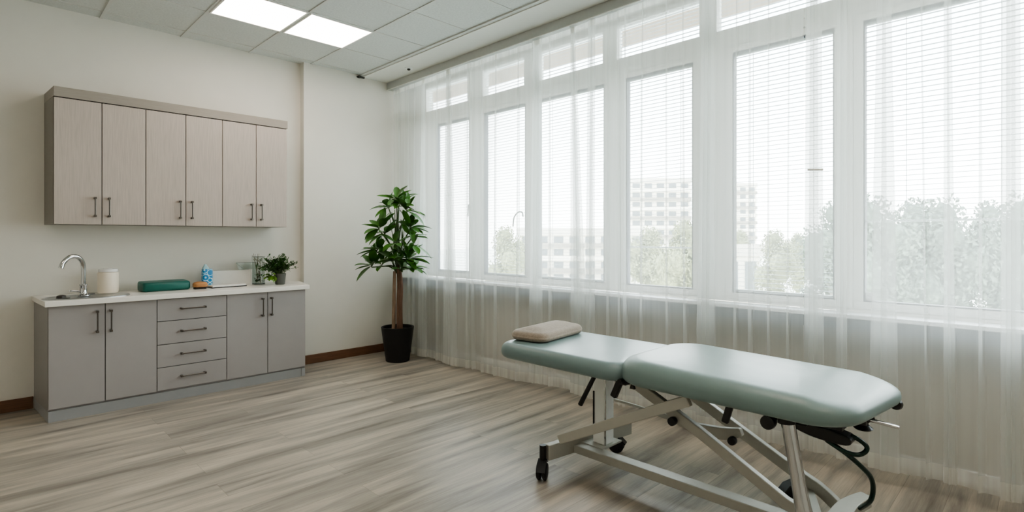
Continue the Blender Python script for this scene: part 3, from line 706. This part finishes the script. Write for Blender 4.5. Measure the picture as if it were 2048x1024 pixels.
# column under the head section
m = MB(); m.box(2.58, 2.67, 1.82, 1.91, .145, .632); m.build('lift_column', 'white', t, bevel=.01)
MB().box(2.576, 2.582, 1.895, 1.905, .20, .45).build('column_slot', 'black', t)
MB().box(2.575, 2.583, 1.815, 1.822, .145, .62).build('column_edge', 'chrome', t)
MB().box(2.53, 2.72, 1.80, 1.99, .14, .15).build('column_plate', 'metal', t)
# chrome post, flares at foot
pts = smoothpts([(2.33, .755, .615), (2.325, .725, .45), (2.315, .685, .25), (2.33, .655, .15)], 5)
MB().tube(pts, [.027]*8+[.029, .031, .034, .037, .041, .044, .046, .048], 20).build('post', 'chrome', t, smooth='auto')
MB().tube([(2.33, .758, .60), (2.33, .76, .635)], .034, 20).build('post_collar', 'black', t, smooth='auto')
# cast foot at near end
pl = MB(); pl.strip(smoothpts([(2.33, .655, .135), (2.48, .665, .115), (2.65, .655, .12), (2.80, .645, .13), (2.90, .60, .15)], 5), [.05+.0*k for k in range(21)], [.055+.03*math.sin(k/20*PI) for k in range(21)], (0, 0, 1))
pl.build('cast_foot', 'metal', t, bevel=.004)
# levers
m = MB(); m.tube([(2.35, 1.715, .628), (2.35, 1.74, .585), (2.35, 1.822, .437)], [.011, .012, .0135], 12); m.build('lever', 'black', t, smooth='auto')
m = MB(); m.bar((2.35, 1.555, .635), (2.35, 1.605, .525), .03, .034); m.build('lever', 'black', t, bevel=.006)
m = MB(); m.bar((2.35, .992, .63), (2.35, 1.02, .533), .024, .03); m.build('lever', 'black', t, bevel=.006)
m = MB(); m.tube([(2.35, 1.492, .632), (2.35, 1.492, .612)], .008, 10); m.hexa([(2.34, 1.477, .588), (2.36, 1.477, .588), (2.36, 1.505, .588), (2.34, 1.505, .588), (2.345, 1.486, .614), (2.355, 1.486, .614), (2.355, 1.498, .614), (2.345, 1.498, .614)]); m.build('catch', 'bracket', t, bevel=.002)
# under-end mechanism
m = MB(); m.strip(smoothpts([(2.42, .98, .618), (2.42, .88, .605), (2.42, .79, .60)], 4), .05, [.01, .014, .02, .026, .03, .032, .034, .034, .034]); m.box(2.38, 2.52, .70, .84, .585, .618); m.build('mechanism', 'black', t, bevel=.003)
MB().lathe([(.01, -.02), (.028, -.018), (.030, 0), (.028, .018), (.01, .02)], (2.335, .83, .585), 20, 'x').build('knob', 'black', t, smooth='auto')
m = MB(); m.strip(smoothpts([(2.48, .77, .568), (2.52, .70, .54), (2.55, .62, .522), (2.56, .575, .515)], 4), .075, [.03, .04, .046, .05, .052, .052, .052, .05, .048, .044, .04, .03, .02]); m.build('pedal_plate', 'black', t, bevel=.006)
lp = smoothpts([(2.52, .665, .505), (2.535, .61, .473), (2.56, .565, .46), (2.58, .54, .472), (2.59, .535, .492), (2.58, .555, .515), (2.565, .585, .532)], 6)
MB().tube(lp, .0095, 10).build('loop_handle', 'greentube', t, smooth='auto')
cb = smoothpts([(2.525, .655, .50), (2.55, .60, .458), (2.60, .56, .405), (2.66, .535, .345), (2.70, .535, .28), (2.72, .55, .22), (2.78, .60, .15)], 6)
MB().tube(cb, [.010]*len(cb), 10).build('hose', 'greentube', t, smooth='auto')
m = MB(); m.box(2.55, 2.64, .53, .585, .588, .632); m.lathe([(.03, 0), (.036, .006), (.02, .02)], (2.58, .545, .565), 18); m.tube([(2.57, .56, .60), (2.60, .515, .615)], .016, 10); m.build('end_clamp', 'black', t, smooth='auto')
MB().tube([(2.585, .525, .607), (2.60, .465, .598), (2.61, .43, .592)], [.008, .008, .007], 10).build('release_bar', 'chrome', t, smooth='auto')
m = MB(); m.tube([(2.78, .55, .64), (2.82, .49, .634)], .009, 8); m.lathe([(.008, -.024), (.022, -.016), (.027, 0), (.022, .016), (.008, .024)], (2.835, .478, .628), 20, 'x'); m.build('end_knob', 'black', t, smooth='auto')
# pillow
c = cushion(-.25, .25, -.135, .135, 0, .058, .07, .032, .022, botr=.026, n=8)
rot = Matrix.Rotation(math.radians(8), 4, 'Z')
c.v = [tuple(rot @ Vector((v[0], v[1], v[2]*(1+.0*v[0])))+Vector((2.585, 2.262, .7265))) for v in c.v]
o = c.build('pillow', 'towel', smooth=True, loc=(2.585, 2.262, .7265)); tag(o, 'beige terry cloth pillow at the head end of the table', 'pillow')

# ---------------------------------------------------------------- outside
def out_at(u, d): return Vector((d*(1+u)/R2, d*(1-u)/R2, -4))
struct(MB().box(5.2, 190, -80, 190, -4.3, -4).build('ground', 'ground'), 'pale ground outside below the windows', 'ground')
def make_crown(seed, n=5200, size=.17):
    r = random.Random(seed); m = MB(); blobs = []
    for k in range(16):
        a = r.uniform(0, 6.28); rr = r.uniform(0, 1.35); z = r.uniform(1.6, 5.6); blobs.append((Vector((rr*math.cos(a), rr*math.sin(a), z)), r.uniform(.7, 1.15)*(1.15-.1*abs(z-3.4))))
    blobs.append((Vector((0, 0, 6.1)), .75))
    for k in range(n):
        c, R = blobs[k % len(blobs)]
        d = Vector((r.gauss(0, 1), r.gauss(0, 1), r.gauss(0, 1))).normalized(); p = c+d*R*r.uniform(.75, 1.05)
        leaf_quad(m, p, (r.uniform(-1, 1), r.uniform(-1, 1), r.uniform(-1, .6)), d, size*r.uniform(.8, 1.6), size*r.uniform(.5, .9), .2, 2)
    for c, R in blobs:   # dense inner foliage
        m.lathe([(R*.6*math.sin(PI*k/6)+.001, -R*.6*math.cos(PI*k/6)) for k in range(7)], c, 10)
    return m
def tree_proto(seed, mat):
    root = bpy.data.objects.new('broadleaf_tree', None); C.objects.link(root)
    make_crown(seed).build('crown', mat, root)
    m = MB(); m.tube([(0, 0, 0), (.05, 0, 1.5), (0, .1, 4)], [.2, .16, .06], 8); m.tube([(0, 0, 1.8), (.7, .3, 3.4)], [.1, .04], 6); m.build('trunk', 'treetrunk', root)
    return root
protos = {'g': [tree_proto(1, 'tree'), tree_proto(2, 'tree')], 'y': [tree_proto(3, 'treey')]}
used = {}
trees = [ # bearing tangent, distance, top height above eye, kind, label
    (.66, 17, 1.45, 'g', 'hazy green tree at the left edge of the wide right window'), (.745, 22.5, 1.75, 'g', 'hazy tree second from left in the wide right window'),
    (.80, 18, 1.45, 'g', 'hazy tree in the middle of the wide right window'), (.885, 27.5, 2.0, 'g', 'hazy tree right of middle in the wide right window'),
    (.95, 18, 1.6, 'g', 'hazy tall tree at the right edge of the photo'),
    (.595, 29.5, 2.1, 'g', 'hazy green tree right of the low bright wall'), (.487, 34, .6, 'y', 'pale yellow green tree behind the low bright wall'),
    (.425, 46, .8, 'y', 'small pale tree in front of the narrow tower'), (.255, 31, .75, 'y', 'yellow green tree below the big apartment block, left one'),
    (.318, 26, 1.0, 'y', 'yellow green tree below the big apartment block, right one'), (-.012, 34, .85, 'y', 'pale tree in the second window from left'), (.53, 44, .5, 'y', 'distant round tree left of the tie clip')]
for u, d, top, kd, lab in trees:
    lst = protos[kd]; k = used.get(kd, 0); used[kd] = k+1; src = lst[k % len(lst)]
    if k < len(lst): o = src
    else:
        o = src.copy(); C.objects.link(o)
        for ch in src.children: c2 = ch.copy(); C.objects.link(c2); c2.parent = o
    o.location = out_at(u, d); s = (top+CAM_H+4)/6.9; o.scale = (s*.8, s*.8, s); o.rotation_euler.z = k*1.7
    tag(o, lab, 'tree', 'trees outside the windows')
def building(name, u, d, w, dep, top, label, cat, nf, nw):
    c = out_at(u, d); ztop = CAM_H+top
    e = thing(name, c, label, cat)
    # local axes: facade faces the room
    def loc(r, f, z): return c+Rt*r+Fw*f+Vector((0, 0, z+4))
    def bx(m, r0, r1, f0, f1, z0, z1): m.hexa([loc(r0, f0, z0), loc(r1, f0, z0), loc(r1, f1, z0), loc(r0, f1, z0), loc(r0, f0, z1), loc(r1, f0, z1), loc(r1, f1, z1), loc(r0, f1, z1)])
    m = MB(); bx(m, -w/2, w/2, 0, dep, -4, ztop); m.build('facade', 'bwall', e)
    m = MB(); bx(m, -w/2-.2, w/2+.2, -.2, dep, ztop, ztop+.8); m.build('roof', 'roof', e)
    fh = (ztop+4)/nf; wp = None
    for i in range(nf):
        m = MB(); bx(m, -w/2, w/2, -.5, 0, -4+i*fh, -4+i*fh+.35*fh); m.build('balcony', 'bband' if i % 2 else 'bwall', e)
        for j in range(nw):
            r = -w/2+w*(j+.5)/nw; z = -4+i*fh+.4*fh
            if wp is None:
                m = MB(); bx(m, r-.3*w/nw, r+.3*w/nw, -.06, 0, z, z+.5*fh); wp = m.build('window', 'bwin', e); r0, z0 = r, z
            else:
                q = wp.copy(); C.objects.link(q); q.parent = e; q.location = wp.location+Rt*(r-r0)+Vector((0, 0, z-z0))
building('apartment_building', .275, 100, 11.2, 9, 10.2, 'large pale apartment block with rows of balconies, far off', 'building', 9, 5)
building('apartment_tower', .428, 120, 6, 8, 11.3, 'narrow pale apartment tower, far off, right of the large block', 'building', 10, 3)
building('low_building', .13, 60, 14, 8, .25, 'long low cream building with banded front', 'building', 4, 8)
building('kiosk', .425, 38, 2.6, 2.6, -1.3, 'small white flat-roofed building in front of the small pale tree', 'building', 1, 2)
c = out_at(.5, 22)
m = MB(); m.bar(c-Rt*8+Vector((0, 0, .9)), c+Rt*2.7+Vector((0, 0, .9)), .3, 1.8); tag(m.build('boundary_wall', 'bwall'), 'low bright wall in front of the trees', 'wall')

# ---------------------------------------------------------------- light
W = bpy.data.worlds.new('sky'); bpy.context.scene.world = W; W.use_nodes = True
nt = W.node_tree; bg = nt.nodes['Background']
tc = nt.nodes.new('ShaderNodeTexCoord'); sx = nt.nodes.new('ShaderNodeSeparateXYZ'); nt.links.new(tc.outputs['Generated'], sx.inputs[0])
cr = nt.nodes.new('ShaderNodeValToRGB'); nt.links.new(sx.outputs['Z'], cr.inputs[0])
cr.color_ramp.elements[0].position = 0; cr.color_ramp.elements[0].color = (1.0, .985, .96, 1); cr.color_ramp.elements[1].position = .8; cr.color_ramp.elements[1].color = (.80, .90, 1.0, 1)
nt.links.new(cr.outputs[0], bg.inputs[0]); bg.inputs[1].default_value = 4.6
def area(name, loc, rot, sx_, sy_, power, col, portal=False):
    l = bpy.data.lights.new(name, 'AREA'); l.shape = 'RECTANGLE'; l.size = sx_; l.size_y = sy_; l.energy = power; l.color = col
    o = bpy.data.objects.new(name, l); C.objects.link(o); o.location = loc; o.rotation_euler = rot
    if portal: l.cycles.is_portal = True
    return o
area('sky_portal', (4.02, 2.2, 2.0), (0, PI/2, 0), 2.35, 6.5, 1, (1, 1, 1), True)
s = bpy.data.lights.new('soft_sun', 'SUN'); s.energy = 2.2; s.angle = math.radians(70); s.color = (1, .97, .92)
so = bpy.data.objects.new('soft_sun', s); C.objects.link(so); so.rotation_euler = Vector((-.75, -.25, -.62)).to_track_quat('-Z', 'Y').to_euler()

# ---------------------------------------------------------------- camera
cam = bpy.data.cameras.new('camera'); co = bpy.data.objects.new('camera', cam); C.objects.link(co)
co.location = (0, 0, CAM_H); co.rotation_euler = (PI/2, 0, -PI/4)
cam.sensor_width = 36; cam.lens = 36*1079/2048; cam.shift_y = -37/2048; cam.clip_end = 400; cam.clip_start = .05
sc = bpy.context.scene; sc.camera = co
sc.view_settings.view_transform = 'AgX'; sc.view_settings.look = 'AgX - Medium High Contrast'; sc.view_settings.exposure = 1.48
sc.cycles.transparent_max_bounces = 32; sc.cycles.max_bounces = 10; sc.cycles.diffuse_bounces = 6
sc.cycles.use_denoising = True
sc.cycles.sample_clamp_indirect = 8
